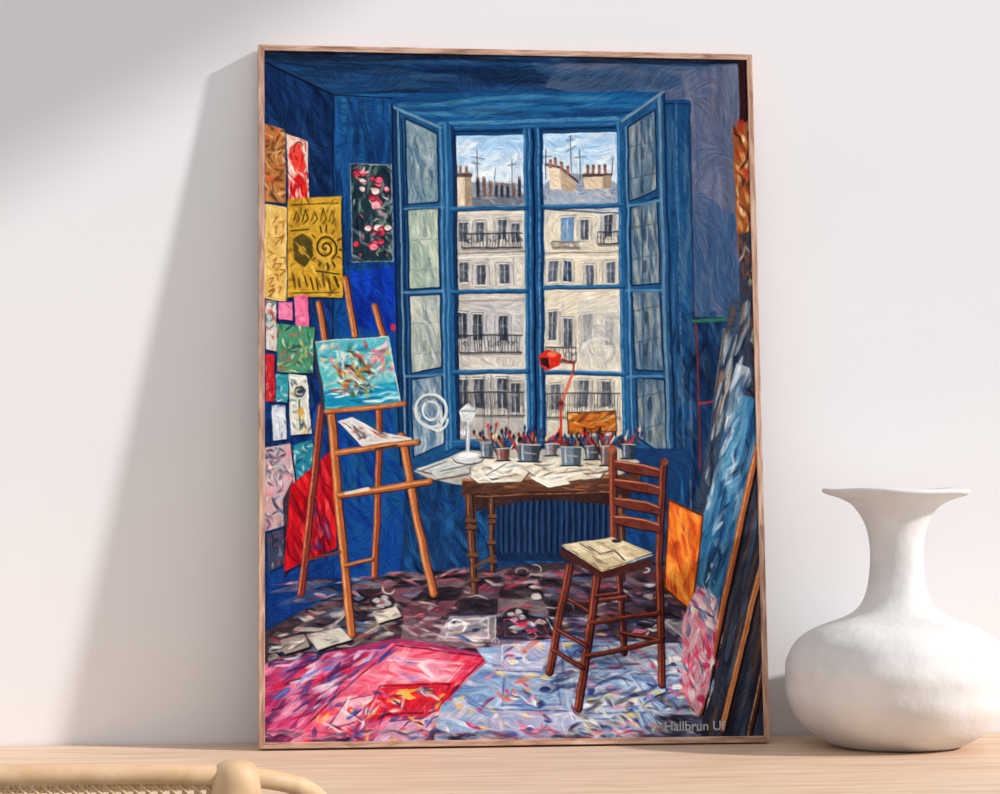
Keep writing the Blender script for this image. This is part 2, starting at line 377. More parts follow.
P([(583,176),(610,175),(612,188),(585,190)],(214,193,166)); R(582,174,612,177,(76,62,62)); P([(602,176),(611,176),(612,188),(603,189)],(156,138,120))
for x in (546,580): L([(x,180),(x,150)],.8,INK); L([(x-5,158),(x+6,157)],.7,INK)
L([(571,172),(571,136)],.8,(70,76,90)); L([(567,152),(576,146)],.7,(70,76,90)); L([(567,141),(575,140)],.6,(70,76,90)); L([(612,176),(613,158)],.7,INK)
P([(544,208),(622,212),(622,446),(544,446)],(218,208,188),tex=9)
ST([(544,210),(620,212),(620,446),(544,446)],170,[(236,228,210),(200,190,172),(224,204,172),(184,182,180),(240,234,220)],ln=(6,22),wd=(1.5,6),ang=1.5,av=1.6,a=.5,doclip=False)
L([(544,209),(620,214)],2,(96,102,112)); 
win(561,217,11,24,c=(112,150,190),fr=(240,238,232)); win(581,220,7,20,sh=(194,188,180)); win(605,216,8,22,c=(54,58,68),sh=(168,168,176))
balcony(598,620,232,12); balcony(552,580,242,6,c=(104,98,94))
L([(544,254),(620,252)],1.4,(142,132,122)); L([(544,258),(620,257)],1.6,(242,234,216))
for (x,y) in ((549,262),(563,262),(586,264),(606,262)): win(x,y,7,21,c=(80,88,104) if x!=563 else (40,56,84),sh=(200,194,182))
for (x,y) in ((549,312),(564,318),(584,314),(606,316)): win(x,y,8,28,c=(74,80,92),sh=(190,184,172))
balcony(546,576,348,14,c=(46,48,56)); 
P([(578,300),(622,300),(622,376),(578,376)],(206,202,194),a=.6)
L(arc(598,346,17,19,2.6,7.6,16),3,(168,166,166),a=.7,dry=.4); L(arc(598,344,10,12,1,5.4,12),2.2,(184,182,180),a=.7,dry=.4); L(arc(600,356,20,18,3.4,5.2),2.4,(220,218,214),a=.7); L(arc(606,338,14,18,4.6,6.6),2,(196,194,190),a=.7)
for (x,y) in ((550,384),(578,380),(600,382)): win(x,y,9,26,c=(88,90,98),sh=(180,174,164))
balcony(545,620,394,24,c=(62,64,70))
P([(545,420),(622,418),(622,444),(545,444)],(170,164,154),a=.45)
clip(None)

# --- window frame
FB=(38,90,134); FD=(14,42,76); FL=(94,146,180)
def bar(pts,wd,c=FB,hl=True,dk=True):
    if dk: L([(x+wd*.4,y+wd*.3) for x,y in pts],wd,FD,tex=8)
    L(pts,wd,c,tex=10)
    if hl: L([(x-wd*.25,y-wd*.25) for x,y in pts],max(.9,wd*.22),FL,a=.85,dry=.7)
bar([(441,126),(622,122)],9); bar([(441,134),(622,130)],3,c=(24,64,104),hl=False); L([(450,122),(616,118)],1.2,(90,140,170),dry=.6)
bar([(447,126),(452,450)],8); L([(455,134),(459,440)],2,(12,32,62))
bar([(620,124),(626,446)],7); 
P([(523,128),(543,128),(546,440),(527,442)],(30,76,120),tex=10,mode='v')
L([(524,130),(528,440)],2.2,(72,124,160)); L([(533,130),(536,440)],2.2,(10,30,60)); L([(529,130),(532,440)],1.3,(84,136,172),dry=.6); L([(541,130),(544,438)],1.8,(16,44,80)); L([(538,130),(541,438)],1.4,(100,148,182),dry=.6)
for (y1,y2,x0,x1) in ((209,208,450,524),(292,291,451,525),(372,371,453,527),(207,205,543,622),(288,286,544,623),(372,374,545,625)):
    bar([(x0,y1),(x1,y2)],3.6)
bar([(455,444),(626,440)],8,c=(32,80,126))
# left casement
P([(391,106),(443,128),(447,452),(404,470)],(34,82,124),tex=10,mode='v')
P([(391,106),(400,110),(409,470),(402,470)],(20,52,88),mode='v')
gl=[((405,119),(437,134),(438,202),(407,205)),((407,210),(438,208),(440,288),(409,290)),((409,296),(440,294),(442,368),(411,374)),((411,380),(442,375),(444,444),(413,458))]
gc=[(126,148,156),(170,184,166),(180,186,176),(138,156,168)]
for k_,(q,c) in enumerate(zip(gl,gc)):
    P(list(q),c,tex=12)
    cc=[[(160,176,180),(92,118,134),(66,98,124),(184,192,190)],[(200,210,190),(150,168,150),(210,210,192),(130,150,146)],[(210,210,198),(160,168,160),(196,192,176),(130,144,146)],[(174,186,192),(90,116,140),(210,212,208),(56,90,124)]][k_]
    ST(list(q),60,cc,ln=(12,44),wd=(1.5,6),ang=1.45,av=.35,a=.65)
    clip(list(q))
    x_=q[0][0]
    for t in range(2):
        yy_=q[0][1]+14+t*30+random.uniform(-4,4); xx_=x_+random.uniform(8,22); R(xx_,yy_,xx_+4,yy_+11,(92,104,114),a=.4); L([(x_,yy_+14),(x_+36,yy_+12)],.9,(96,108,116),a=.4)
    clip(None)
    for i in range(4): L([q[i],q[(i+1)%4]],1.7,(12,38,72))
L([(393,108),(441,128)],2.6,(104,138,158)); L([(398,112),(406,468)],1.8,(116,150,174),dry=.3); L([(440,130),(446,450)],2,(100,146,178),dry=.4); L([(402,120),(409,460)],1.4,(16,36,68))
L([(392,106),(400,466)],1.8,(10,26,50))
for y in (208,292,376): L([(404,y+1),(443,y-1)],2.2,(96,142,174),a=.8)
E(431,411,15,16,(220,222,218),ring=3.2,a=.9); E(431,411,8,9,(204,208,208),ring=2.2); L(arc(430,409,12,12,3.3,6),1.6,(86,98,112)); L(arc(437,420,10,10,0,2.4),2.2,(222,222,218)); L([(424,398),(440,424)],1.4,(110,124,134),a=.7)
# right casement
P([(621,122),(663,92),(672,482),(630,446)],(34,78,118),tex=10,mode='v')
gr=[((628,128),(655,110),(657,190),(629,202)),((630,209),(657,198),(660,284),(632,286)),((632,292),(660,290),(664,372),(635,370)),((636,378),(664,380),(667,458),(638,438))]
for q in gr:
    P(list(q),(92,114,132),tex=10); ST(list(q),60,[(136,148,156),(58,84,110),(180,182,174),(46,70,98),(110,128,140),(156,152,140)],ln=(14,50),wd=(1.5,5),ang=1.5,av=.15,a=.65,curve=.1)
    clip(list(q))
    for t in range(2): 
        yy_=q[0][1]+14+t*32; L([(q[0][0],yy_+6),(q[1][0],yy_)],1.2,(56,66,80),a=.55); R(q[0][0]+12,yy_+6,q[0][0]+16,yy_+18,(38,50,66),a=.55)
    clip(None)
    for i in range(4): L([q[i],q[(i+1)%4]],1.6,(12,36,68))
L([(641,124),(644,440)],1.2,(34,60,90),a=.7)
for y in (204,288,374): L([(627,y+3),(662,y-4 if y<250 else y+3)],2.6,(76,126,162))
L([(659,96),(669,478)],3,(108,136,156),dry=.3); L([(664,94),(676,480)],2,(14,36,66)); L([(622,122),(663,92)],2.6,(112,136,154)); L([(626,128),(632,442)],1.6,(94,140,174))
L([(666,104),(690,104)],1.5,(16,34,64)); L([(676,104),(684,470)],1.4,(78,114,146),dry=.8); L([(690,104),(694,320)],1.4,(28,46,74))
# under window wall + radiator
P([(455,450),(690,448),(690,590),(400,585),(404,478)],(22,54,94),tex=10)
ST([(404,480),(690,470),(690,575),(404,585)],240,[(18,44,80),(28,78,124),(40,96,144),(12,30,56),(20,68,132)],ln=(16,44),wd=(2,7),ang=1.4,av=.6,a=.65)
P([(497,500),(612,498),(612,560),(497,562)],(20,40,72),tex=8)
for x in range(501,614,6):
    L([(x,502),(x+random.uniform(-1,1),552)],2.8,(36,64,100)); L([(x+2,502),(x+2,552)],1.3,(9,18,36))
L([(497,500),(612,498)],2,(54,92,132)); L([(400,575),(690,562)],2.4,(10,16,32))
P([(404,468),(452,448),(470,455),(420,480)],(32,76,118)); 

# --- floor
fl=[(250,640),(300,612),(395,578),(560,562),(690,570),(785,640),(785,760),(250,760)]
P(fl,(60,48,56),tex=10)
dk=[(290,618),(390,572),(560,562),(690,572),(690,636),(560,644),(480,660),(400,650),(268,690),(268,640)]
ST(dk,260,[(22,20,28),(56,44,52),(96,74,78),(34,30,40),(126,112,114),(96,48,58),(44,48,66)],ln=(10,40),wd=(3,8),ang=.04,av=.3,a=.8)
def fp(gx,gy):
    y=572+175*(gy**1.35); sp=30+62*gy
    return (505+gx*sp-18*gy, y+abs(gx)*1.2)
rows=[0,.07,.15,.25,.36]
for r_ in range(4):
    for k in range(-7,5):
        q=[fp(k,rows[r_]),fp(k+1,rows[r_]),fp(k+1,rows[r_+1]),fp(k,rows[r_+1])]
        q=[(x+random.uniform(-4,4),y+random.uniform(-2,2)) for x,y in q]
        if q[0][0]<285+r_*0 or q[1][0]>692: continue
        if (k+r_)%2:
            c=random.choice([(140,118,122),(118,90,96),(156,138,140),(146,78,92),(98,94,116)])
            P(q,c,a=.45,tex=10); ST(q,5,[(200,186,182),(70,50,56),(170,126,136),(96,100,130),(180,70,90)],ln=(8,22),wd=(1.5,4.4),ang=.05,av=.4,a=.75)
        else:
            P(q,(24,20,28),a=.5); ST(q,3,[(76,58,66),(14,12,18),(104,88,92)],ln=(8,22),wd=(1.5,4.4),ang=.05,av=.4,a=.7)
ST(dk,100,[(24,20,28),(96,70,78),(140,108,116),(60,40,50),(48,54,80)],ln=(10,36),wd=(2,6),ang=.03,av=.3,a=.6)
for _ in range(46):
    x,y=rp(dk); blob(x,y,random.uniform(3,9),random.uniform(1.4,3.2),random.choice([(206,196,190),(166,154,154),(186,80,98),(224,216,210),(110,120,156),(20,18,26),(196,130,146)]),a=.75)
for _ in range(26):
    x,y=rp(dk); curl(x,y,random.uniform(3,7),random.uniform(1.1,2),random.choice([(206,198,190),(170,160,156),(128,120,124),(20,18,26)]),a=.7)
ST(dk,120,[(222,214,204),(170,160,150),(180,60,80),(110,140,176),(206,118,134),(20,18,24)],ln=(6,24),wd=(1.2,3.4),ang=.03,av=.5,a=.85)
for (x,y) in ((516,616),(382,602)):
    E(x,y,13,8,(26,22,30),a=.7)
    for t in range(4): blob(x+6*math.cos(t*pi/2+.3),y+4*math.sin(t*pi/2+.3),4.8,3,(200,196,196))
    E(x,y,2.6,2,(150,96,100))
P([(404,618),(470,622),(478,648),(400,644)],(162,138,148),a=.5)
ST([(400,612),(480,620),(540,640),(480,655),(396,648)],50,[(196,176,180),(126,66,84),(56,46,56),(224,210,206),(156,98,114)],ln=(8,26),wd=(2,5),ang=.1,av=.4,a=.75)
# left heap
hp=[(268,650),(330,600),(400,610),(390,650),(330,668),(268,700)]
ST(hp,110,[(180,174,168),(46,46,64),(104,96,96),(214,208,196),(24,26,44),(126,100,86),(84,106,140)],ln=(10,36),wd=(2,5.5),ang=-.15,av=.4,a=.88)
for q,c in (([(306,634),(340,628),(352,640),(318,650)],(196,192,182)),([(352,650),(392,640),(398,648),(360,662)],(66,72,94)),([(280,640),(304,634),(310,646),(284,654)],(146,136,128)),([(372,612),(396,606),(402,616),(378,624)],(208,200,186))):
    P([(x+2,y+2) for x,y in q],(22,18,26)); P(q,c); ST(q,6,[(236,232,222),(84,78,80),(130,120,120)],ln=(6,16),wd=(1,2.6),ang=-.2,av=.4,a=.8)
# pink / red corner
P([(262,668),(330,652),(400,638),(487,654),(444,704),(410,760),(262,760)],(158,54,96),tex=10)
ST([(262,664),(400,642),(484,656),(410,760),(262,760)],220,[(186,70,112),(220,112,148),(124,40,84),(176,44,80),(96,62,124),(232,156,180),(72,70,124),(206,34,62)],ln=(16,64),wd=(2.5,9),ang=-.55,av=.22,a=.8)
P([(392,643),(489,656),(476,686),(400,686),(330,747),(282,747),(326,700)],(232,106,132),tex=8,a=.8)
ST([(392,643),(489,656),(476,686),(400,686),(330,747),(282,747),(326,700)],60,[(244,142,160),(218,72,102),(248,178,188),(204,50,84),(218,38,60)],ln=(12,40),wd=(2,7),ang=-.5,av=.5,a=.75)
P([(392,656),(462,662),(446,684),(384,688)],(232,174,190),a=.6)
ST([(392,656),(462,662),(446,684),(384,688)],26,[(246,212,216),(214,86,116),(156,124,176),(240,160,172),(226,50,66)],ln=(10,30),wd=(2,5),ang=.1,av=.5,a=.8)
L([(396,645),(487,657),(440,704),(400,748)],1.6,(96,26,54),dry=.4); L([(396,645),(340,692),(286,745)],1.6,(96,26,54),dry=.4); L([(388,660),(464,664),(420,712),(376,746)],1.1,(240,214,216),dry=.4); 
P([(386,684),(456,682),(440,714),(364,720)],(208,34,46),a=.8)
blob(412,694,20,7,(240,192,88),.9); blob(418,694,10,4,(214,44,50),.9); blob(396,702,6,3,(250,226,150)); L([(380,686),(450,684),(432,712),(364,716),(380,686)],1.2,(60,20,42),dry=.5)
P([(346,700),(376,694),(356,722),(326,730)],(238,200,208),a=.75); blob(352,712,8,5,(208,40,54)); blob(351,711,3,2,(248,210,120)); L([(346,700),(376,694),(356,722),(326,730),(346,700)],1.1,(80,50,80),dry=.5)
P([(390,722),(440,716),(424,742),(372,742)],(214,182,208),a=.75); L([(390,722),(440,716)],1.2,(90,50,80)); blob(404,731,10,4,(214,60,80)); blob(406,731,4,2,(240,196,116))
ST([(330,695),(462,684),(430,745),(300,745)],110,[(244,230,224),(204,30,46),(84,106,176),(244,182,84),(230,104,130),(44,50,116),(240,240,240),(74,22,50)],ln=(5,22),wd=(1.4,4.4),ang=-.4,av=1.2,a=.88)
ST([(268,655),(400,648),(330,700),(268,735)],80,[(84,116,190),(46,66,136),(190,126,174),(228,212,224),(200,44,78),(36,32,68)],ln=(12,40),wd=(2,5),ang=-.5,av=.35,a=.85)
ST([(264,700),(320,690),(300,745),(264,745)],50,[(166,36,80),(208,86,132),(84,36,82),(234,150,174)],ln=(12,36),wd=(3,7),ang=-.6,av=.3,a=.8)
# light floor
bl=[(476,648),(560,638),(700,644),(720,700),(745,742),(430,760),(440,706),(487,662)]
P(bl,(142,168,200),tex=10)
ST(bl,300,[(194,210,228),(96,136,188),(228,234,240),(72,106,160),(162,186,212),(122,154,196),(150,146,172),(202,188,202)],ln=(12,50),wd=(3,8),ang=.04,av=.3,a=.72)
rows2=[.36,.5,.66,.84,1.02]
for r_ in range(4):
    for k in range(-2,4):
        q=[fp(k,rows2[r_]),fp(k+1,rows2[r_]),fp(k+1,rows2[r_+1]),fp(k,rows2[r_+1])]
        if q[3][0]<435: continue
        q=[(x+random.uniform(-5,5),y+random.uniform(-2,2)) for x,y in q]
        if (k+r_)%2: P(q,random.choice([(204,216,230),(108,140,192),(186,170,196),(214,212,212)]),a=.45)
        qi=[Q(q,.12,.15),Q(q,.85,.12),Q(q,.88,.85),Q(q,.14,.86)]
        L(qi+[qi[0]],random.uniform(1.2,2.2),random.choice([(64,84,146),(238,240,242),(56,56,96),(200,70,104)]),a=.6,dry=.7)
        ST(q,6,[(244,244,242),(56,82,146),(216,110,138),(230,192,116),(90,96,136)],ln=(8,28),wd=(2,5),ang=.06,av=.6,a=.8)
        L([q[0],q[1]],1.5,random.choice([(70,90,146),(238,240,244),(56,56,96)]),a=.7,dry=.6); L([q[1],q[2]],1.5,random.choice([(70,90,146),(238,240,244),(56,56,96)]),a=.7,dry=.6)
        m_=Q(q,.5,.5)
        for t in range(3): blob(m_[0]+random.uniform(-18,18),m_[1]+random.uniform(-7,7),random.uniform(3,8),random.uniform(1.6,3.4),random.choice([(214,54,90),(56,78,150),(244,244,240),(228,156,96),(44,42,76),(236,130,160)]))
        curl(m_[0]+random.uniform(-14,14),m_[1]+random.uniform(-6,6),random.uniform(4,9),random.uniform(1.2,2.4),random.choice([(204,54,86),(56,76,146),(242,242,238)]),a=.7)
ST(bl,140,[(244,244,240),(204,50,92),(236,140,166),(240,200,100),(50,82,152),(30,42,96),(242,242,246),(216,92,66),(120,54,94)],ln=(4,16),wd=(1.6,4.6),ang=.12,av=1.0,a=.9)
ST([(590,690),(720,690),(735,742),(560,742)],130,[(200,190,124),(224,218,194),(54,62,100),(212,124,154),(112,98,86),(150,160,174),(32,32,56),(240,230,202)],ln=(6,24),wd=(1.8,5),ang=.15,av=.8,a=.85)
ST([(262,730),(745,728),(765,748),(262,750)],130,[(60,68,92),(34,38,58),(170,180,192),(120,50,74),(198,140,150)],ln=(12,40),wd=(2,5),ang=.05,av=.3,a=.65)
ST([(655,714),(745,714),(760,745),(650,745)],60,[(28,32,50),(46,50,72),(64,70,88),(22,22,34)],ln=(10,34),wd=(2.5,5),ang=.1,av=.3,a=.75)
ST([(545,650),(660,640),(680,690),(590,715),(540,690)],56,[(50,66,108),(74,84,120),(42,48,80)],ln=(12,34),wd=(2,5),ang=-.2,av=.3,a=.6)
ST([(560,572),(690,572),(690,640),(560,640)],50,[(18,18,34),(40,44,70),(80,84,110),(62,40,54)],ln=(14,40),wd=(2.5,6),ang=.05,av=.25,a=.6)

# --- papers (left)
P([(264,124),(285,130),(285,204),(264,202)],(172,114,66),tex=12); ST([(264,124),(285,130),(285,204),(264,202)],60,[(110,54,28),(218,164,102),(196,84,46),(78,44,34),(230,188,140),(58,48,50)],ln=(4,14),wd=(1.5,3.6),ang=.8,av=1.5,a=.88)
q=[(286,134),(307,142),(309,212),(288,208)]; P(q,(226,198,182)); blob(297,158,9,18,(212,44,36)); P([(290,176),(305,172),(308,204),(288,204)],(196,32,36)); ST(q,50,[(232,80,62),(244,224,210),(174,22,30),(230,150,120),(242,238,228)],ln=(5,16),wd=(1.2,3),ang=1.4,av=.6,a=.85); L(arc(298,150,5,7,2.8,5.6),1.2,(90,26,30),dry=.4)
q=[(264,204),(286,208),(286,302),(264,298)]; P(q,(224,186,108),tex=10); ST(q,30,[(240,210,138),(204,154,74),(230,196,126)],ln=(8,26),wd=(2,5),ang=1.4,av=.5)
for _ in range(16): 
    x=random.uniform(268,282); y=random.uniform(212,294); L([(x,y),(x+random.uniform(2,7),y+random.uniform(-3,3)),(x+random.uniform(-2,5),y+6)],1.2,(130,80,36),dry=.3)
q=[(287,200),(341,196),(342,298),(287,298)]; P([(x+2,y+2) for x,y in q],(10,20,40),a=.6); P(q,(202,156,52),tex=10); ST(q,90,[(220,174,66),(180,132,36),(232,192,92),(150,112,40),(194,160,74)],ln=(10,34),wd=(2,6),ang=1.2,av=.7,a=.6)
def spiral(cx,cy,r,turns,wd,c):
    n=int(turns*12); L([(cx+r*i/n*math.cos(i*.52),cy+1.1*r*i/n*math.sin(i*.52)) for i in range(n+1)],wd,c)
DO=(62,54,28)
spiral(325,248,12,2.2,2.2,DO)
for t in range(13): a_=t*2*pi/13+random.uniform(-.1,.1); L([(325+14*math.cos(a_),248+16*math.sin(a_)),(325+random.uniform(17,20)*math.cos(a_),248+random.uniform(18,23)*math.sin(a_))],random.uniform(1.2,2.4),DO)
L([(291,206),(338,203)],1.4,DO,dry=.4); L([(290,232),(308,230)],1.6,DO,dry=.4); P([(292,240),(302,234),(311,240),(313,256),(304,268),(294,260)],(80,68,32)); blob(302,250,4,6,(196,152,52)); L([(296,244),(309,258)],1.4,(204,160,64))
for x in range(292,340,6): L([(x,random.uniform(274,280)),(x+random.uniform(1,4),random.uniform(286,293))],random.uniform(1.4,2.6),DO,dry=.3); 
L([(292,294),(338,293)],1.4,DO,dry=.4)
for x in range(293,338,9): L([(x,222),(x+3,random.uniform(209,214)),(x+6,220),(x+2,224)],1.3,DO,dry=.3)
L([(316,272),(338,274)],1.6,DO); ST(q,50,[(106,80,30),(150,108,38),(92,72,34)],ln=(4,12),wd=(1.2,2.8),ang=.8,av=1.5,a=.7)
# floral on back wall
q=[(350,164),(391,165),(393,262),(352,262)]; P(q,(34,52,62),tex=10)
ST(q,90,[(60,90,88),(18,28,42),(118,146,146),(140,158,146),(186,194,190)],ln=(5,18),wd=(1.5,3.6),ang=1.2,av=1,a=.75)
for _ in range(30):
    x=random.gauss(371,9); y=random.uniform(172,250); x=max(356,min(387,x)); r=random.uniform(2.6,6); c=random.choice([(206,56,76),(222,116,134),(190,42,62),(230,150,158),(226,198,190),(210,84,104),(160,34,56)])
    blob(x,y,r,r*.85,c,a=.95); curl(x,y,r*.6,1.6,tuple(min(255,v+36) for v in c)); curl(x,y,r*.9,1.2,(90,20,38),a=.7)
ST(q,44,[(238,226,216),(230,116,124),(86,120,92),(18,28,40)],ln=(3,9),wd=(1,2.4),ang=1,av=1.5,a=.9)
L([(350,164),(391,165),(393,262),(352,262),(350,164)],1,(160,172,178),dry=.6)
def note(q,c,cols,n=14,ln=(4,12),wd=(1.2,3.2)):
    P([(x+1.5,y+2) for x,y in q],(10,20,42),a=.65); P(q,c); 
    if cols: ST(q,n,cols,ln=ln,wd=wd,ang=.7,av=1.5,a=.85)
note([(265,300),(276,301),(276,352),(265,350)],(208,202,194),[(84,120,154),(196,80,70),(56,68,92),(76,110,86)],20)
note([(278,302),(292,303),(292,321),(278,320)],(232,126,164),[(248,168,190),(206,96,140)],5)
note([(294,297),(308,296),(308,330),(295,330)],(228,112,148),[(246,172,194),(196,80,124)],8)
note([(276,324),(314,328),(313,374),(277,372)],(74,138,104),[(222,190,110),(36,84,78),(144,190,140),(230,224,198),(44,52,64),(200,90,80),(60,130,160)],60)
note([(265,354),(274,355),(274,402),(265,402)],(186,42,50),[(230,150,126),(120,26,48)],8)
note([(275,374),(288,375),(287,403),(275,402)],(60,146,160),[(222,228,222),(24,84,114)],8)
note([(288,374),(306,376),(312,434),(290,436)],(216,214,204),[(36,54,76),(216,166,80),(76,116,108),(242,240,232)],26)
blob(299,392,6,8,(36,50,72)); L([(299,400),(300,430)],1.4,(46,90,66)); blob(301,412,5,5,(196,152,80)); curl(299,392,4,1.2,(206,196,160))
note([(271,406),(285,405),(286,440),(272,441)],(208,212,216),[(150,168,190),(76,86,120)],8)
note([(264,448),(290,444),(297,506),(292,524),(264,532)],(190,158,162),[(224,120,132),(104,128,160),(236,228,220),(74,80,104),(156,188,194),(218,158,118),(54,54,78)],90)
note([(292,446),(312,440),(316,470),(298,500)],(40,124,144),[(222,228,222),(16,70,104),(116,190,200),(200,170,130)],22)
note([(266,534),(286,528),(290,560),(268,572)],(60,66,90),[(120,130,150),(150,60,70),(26,30,50),(190,180,170)],16)
P([(282,500),(292,480),(296,560),(284,580)],(30,26,40),a=.8)
red=[(290,486),(332,450),(336,548),(283,572)]; P([(x+2,y+2) for x,y in red],(14,18,38),a=.6); P(red,(180,20,32),tex=12); ST(red,70,[(210,34,44),(140,12,30),(228,64,66),(96,12,32)],ln=(12,40),wd=(2,6),ang=1.3,av=.4,a=.7)
L([(316,500),(326,560)],2,(60,14,34),dry=.4); ST([(306,500),(334,500),(330,545),(300,556)],16,[(40,60,130),(110,20,60),(226,90,80)],ln=(8,24),wd=(2,4),ang=1.3,av=.4,a=.7)
E(393,328,2.4,3.6,(200,50,64)); E(351,318,2,3,(214,190,110))

# --- right leaning canvases
P([(738,52),(752,52),(752,130),(740,130)],(46,20,22)); P([(732,128),(752,120),(752,250),(738,260)],(140,78,42),tex=12)
ST([(733,120),(752,120),(752,250),(738,262)],60,[(196,114,58),(80,38,28),(212,162,108),(50,34,40),(166,54,34),(230,196,150)],ln=(6,20),wd=(1.8,4.6),ang=1.4,av=.7,a=.88)
P([(738,235),(754,230),(756,400),(744,400)],(56,54,64)); ST([(738,235),(754,230),(756,400),(742,400)],60,[(196,188,170),(66,44,46),(116,76,56),(34,54,80),(20,20,30)],ln=(6,22),wd=(1.5,4),ang=1.4,av=.6,a=.88)
L([(692,322),(728,320)],3,(50,110,78)); L([(696,324),(700,470)],2,(96,36,42)); L([(728,322),(722,400)],2,(100,56,42)); L([(698,404),(726,400)],2.4,(134,40,46)); L([(724,330),(702,500)],3.4,(124,112,98),dry=.5); L([(732,320),(712,420)],2,(18,24,38))
P([(730,300),(748,292),(752,372),(700,540),(694,520)],(54,66,84),tex=12,a=.9); ST([(728,310),(750,300),(748,380),(716,500),(704,480)],70,[(170,174,176),(84,96,112),(24,34,54),(130,84,56),(200,198,190)],ln=(12,50),wd=(2,5),ang=1.8,av=.15,a=.75,curve=.1)
big=[(735,392),(757,400),(757,470),(700,690),(688,600),(692,560)]
P(big,(52,102,140),tex=10,mode='v'); ST(big,150,[(42,90,130),(90,146,178),(24,56,90),(132,166,184),(62,118,156),(30,74,114)],ln=(24,90),wd=(3,8),ang=1.82,av=.1,a=.7,curve=.08)
ST([(728,440),(750,440),(722,560),(700,600)],26,[(196,212,220),(156,186,202),(14,28,50),(40,60,90)],ln=(8,30),wd=(1.5,3.6),ang=1.85,av=.5,a=.8)
P([(736,364),(750,368),(726,440),(718,460)],(190,196,200),a=.7); ST([(736,372),(750,376),(716,480),(704,520)],34,[(216,220,222),(124,154,176),(46,76,110),(84,108,126)],ln=(12,40),wd=(2,5),ang=1.8,av=.2,a=.75,doclip=False)
ed=[(757,440),(768,430),(772,760),(700,760),(702,720),(712,690)]
P(ed,(46,48,62),tex=10); ST(ed,60,[(26,28,40),(66,66,78),(104,74,58),(50,68,94),(78,98,118)],ln=(30,90),wd=(2.5,6),ang=1.79,av=.05,a=.75,curve=.04)
for (a_,b_,wd,c) in (((757,446),(699,712),6,(160,92,56)),((762,560),(722,728),5.5,(176,112,72)),((766,650),(748,738),3.5,(84,52,44))):
    L([(a_[0]+2.4,a_[1]),(b_[0]+2.4,b_[1])],wd,(20,16,22)); L([a_,b_],wd,c,tex=12); L([(a_[0]-1.4,a_[1]),(b_[0]-1.4,b_[1])],1.3,(222,170,120),a=.8,dry=.5)
orr=[(669,500),(703,516),(692,612),(664,588)]; P(orr,(214,104,40),tex=12); ST(orr,60,[(238,146,58),(186,70,34),(244,180,90),(150,60,40),(232,118,44)],ln=(14,46),wd=(2.5,6.5),ang=1.45,av=.2,a=.75); L([orr[0],orr[1],orr[2],orr[3],orr[0]],1.8,(90,48,38))
pf=[(682,622),(698,584),(718,600),(708,690),(698,716),(682,690)]; P(pf,(210,156,170),tex=10); ST(pf,90,[(242,208,214),(226,80,116),(242,236,232),(90,116,152),(192,52,92),(238,154,174)],ln=(5,22),wd=(1.6,4.4),ang=1.5,av=.7,a=.88,doclip=False)
for _ in range(8): x,y=rp(pf); blob(x,y,random.uniform(2,5),random.uniform(3,6),random.choice([(240,120,150),(244,230,230),(196,50,90),(240,190,150)]))
ST([(696,560),(716,560),(714,620),(690,610)],26,[(200,214,222),(116,162,186),(226,226,220),(46,68,98)],ln=(4,12),wd=(1,3),ang=1.4,av=1,a=.9)

# --- table & desk
BR=(104,66,46); BD=(44,28,28); BH_=(176,118,80)
P([(413,472),(462,452),(614,446),(640,462),(612,482),(462,486),(430,480)],(180,176,166))
P([(462,480),(640,474),(640,492),(462,496)],(84,54,42)); P([(470,494),(632,490),(628,508),(560,500),(520,502),(472,512)],(56,36,34),tex=10)
L([(462,481),(612,477)],1.8,(180,126,86)); L([(464,497),(612,492)],1,BH_,dry=.5); ST([(464,482),(612,478),(612,492),(464,496)],24,[(124,78,54),(58,36,32),(154,100,66)],ln=(12,34),wd=(1.2,3),ang=-.03,av=.06,a=.8)
def leg(x0,y0,x1,y1,w0):
    P([(x0-w0,y0),(x0+w0,y0),(x1+w0*.7,y1),(x1-w0*.7,y1)],(84,54,44),tex=12); L([(x0-w0*.4,y0),(x1-w0*.3,y1)],1.3,BH_,a=.8,dry=.5); L([(x0+w0*.6,y0),(x1+w0*.5,y1)],1.7,(30,20,24))
    for t in (.25,.32,.6,.85): x=x0+(x1-x0)*t; y=y0+(y1-y0)*t; E(x,y,w0+1,2.2,(108,70,52)); L([(x-w0,y+2.5),(x+w0,y+2.5)],1,BD)
leg(492,498,492,572,3.6); leg(470,496,474,594,5.2); leg(622,496,622,580,4)
L([(474,566),(494,556)],3,BR)
pp=[([(415,470),(450,458),(478,462),(440,476)],(200,202,198)),([(466,474),(486,458),(540,460),(520,482),(478,484)],(228,222,206)),([(520,466),(560,458),(608,466),(600,478),(548,484)],(222,214,194)),([(428,470),(470,466),(470,474),(436,480)],(186,190,188)),([(530,478),(556,470),(570,484),(548,488)],(238,232,216)),([(480,468),(506,462),(516,474),(490,480)],(240,236,224)),([(574,462),(604,460),(610,470),(584,474)],(208,198,176))]
for q,c in pp: P([(x+1,y+1.8) for x,y in q],(80,66,60),a=.8); P(q,c,tex=8); ST(q,4,[(240,236,224),(176,168,150)],ln=(8,20),wd=(1,2.4),ang=-.1,av=.4,a=.7)
ST([(466,464),(606,462),(600,480),(470,482)],50,[(240,236,222),(196,186,164),(150,128,100),(136,150,164),(76,66,64)],ln=(5,18),wd=(.9,2.2),ang=-.1,av=.5,a=.75)
L([(440,472),(476,464)],1,(90,100,110)); L([(486,476),(506,464)],1,(100,84,70)); L([(556,474),(590,470)],1,(110,94,80)); L([(446,462),(420,472)],1.4,(100,112,120))
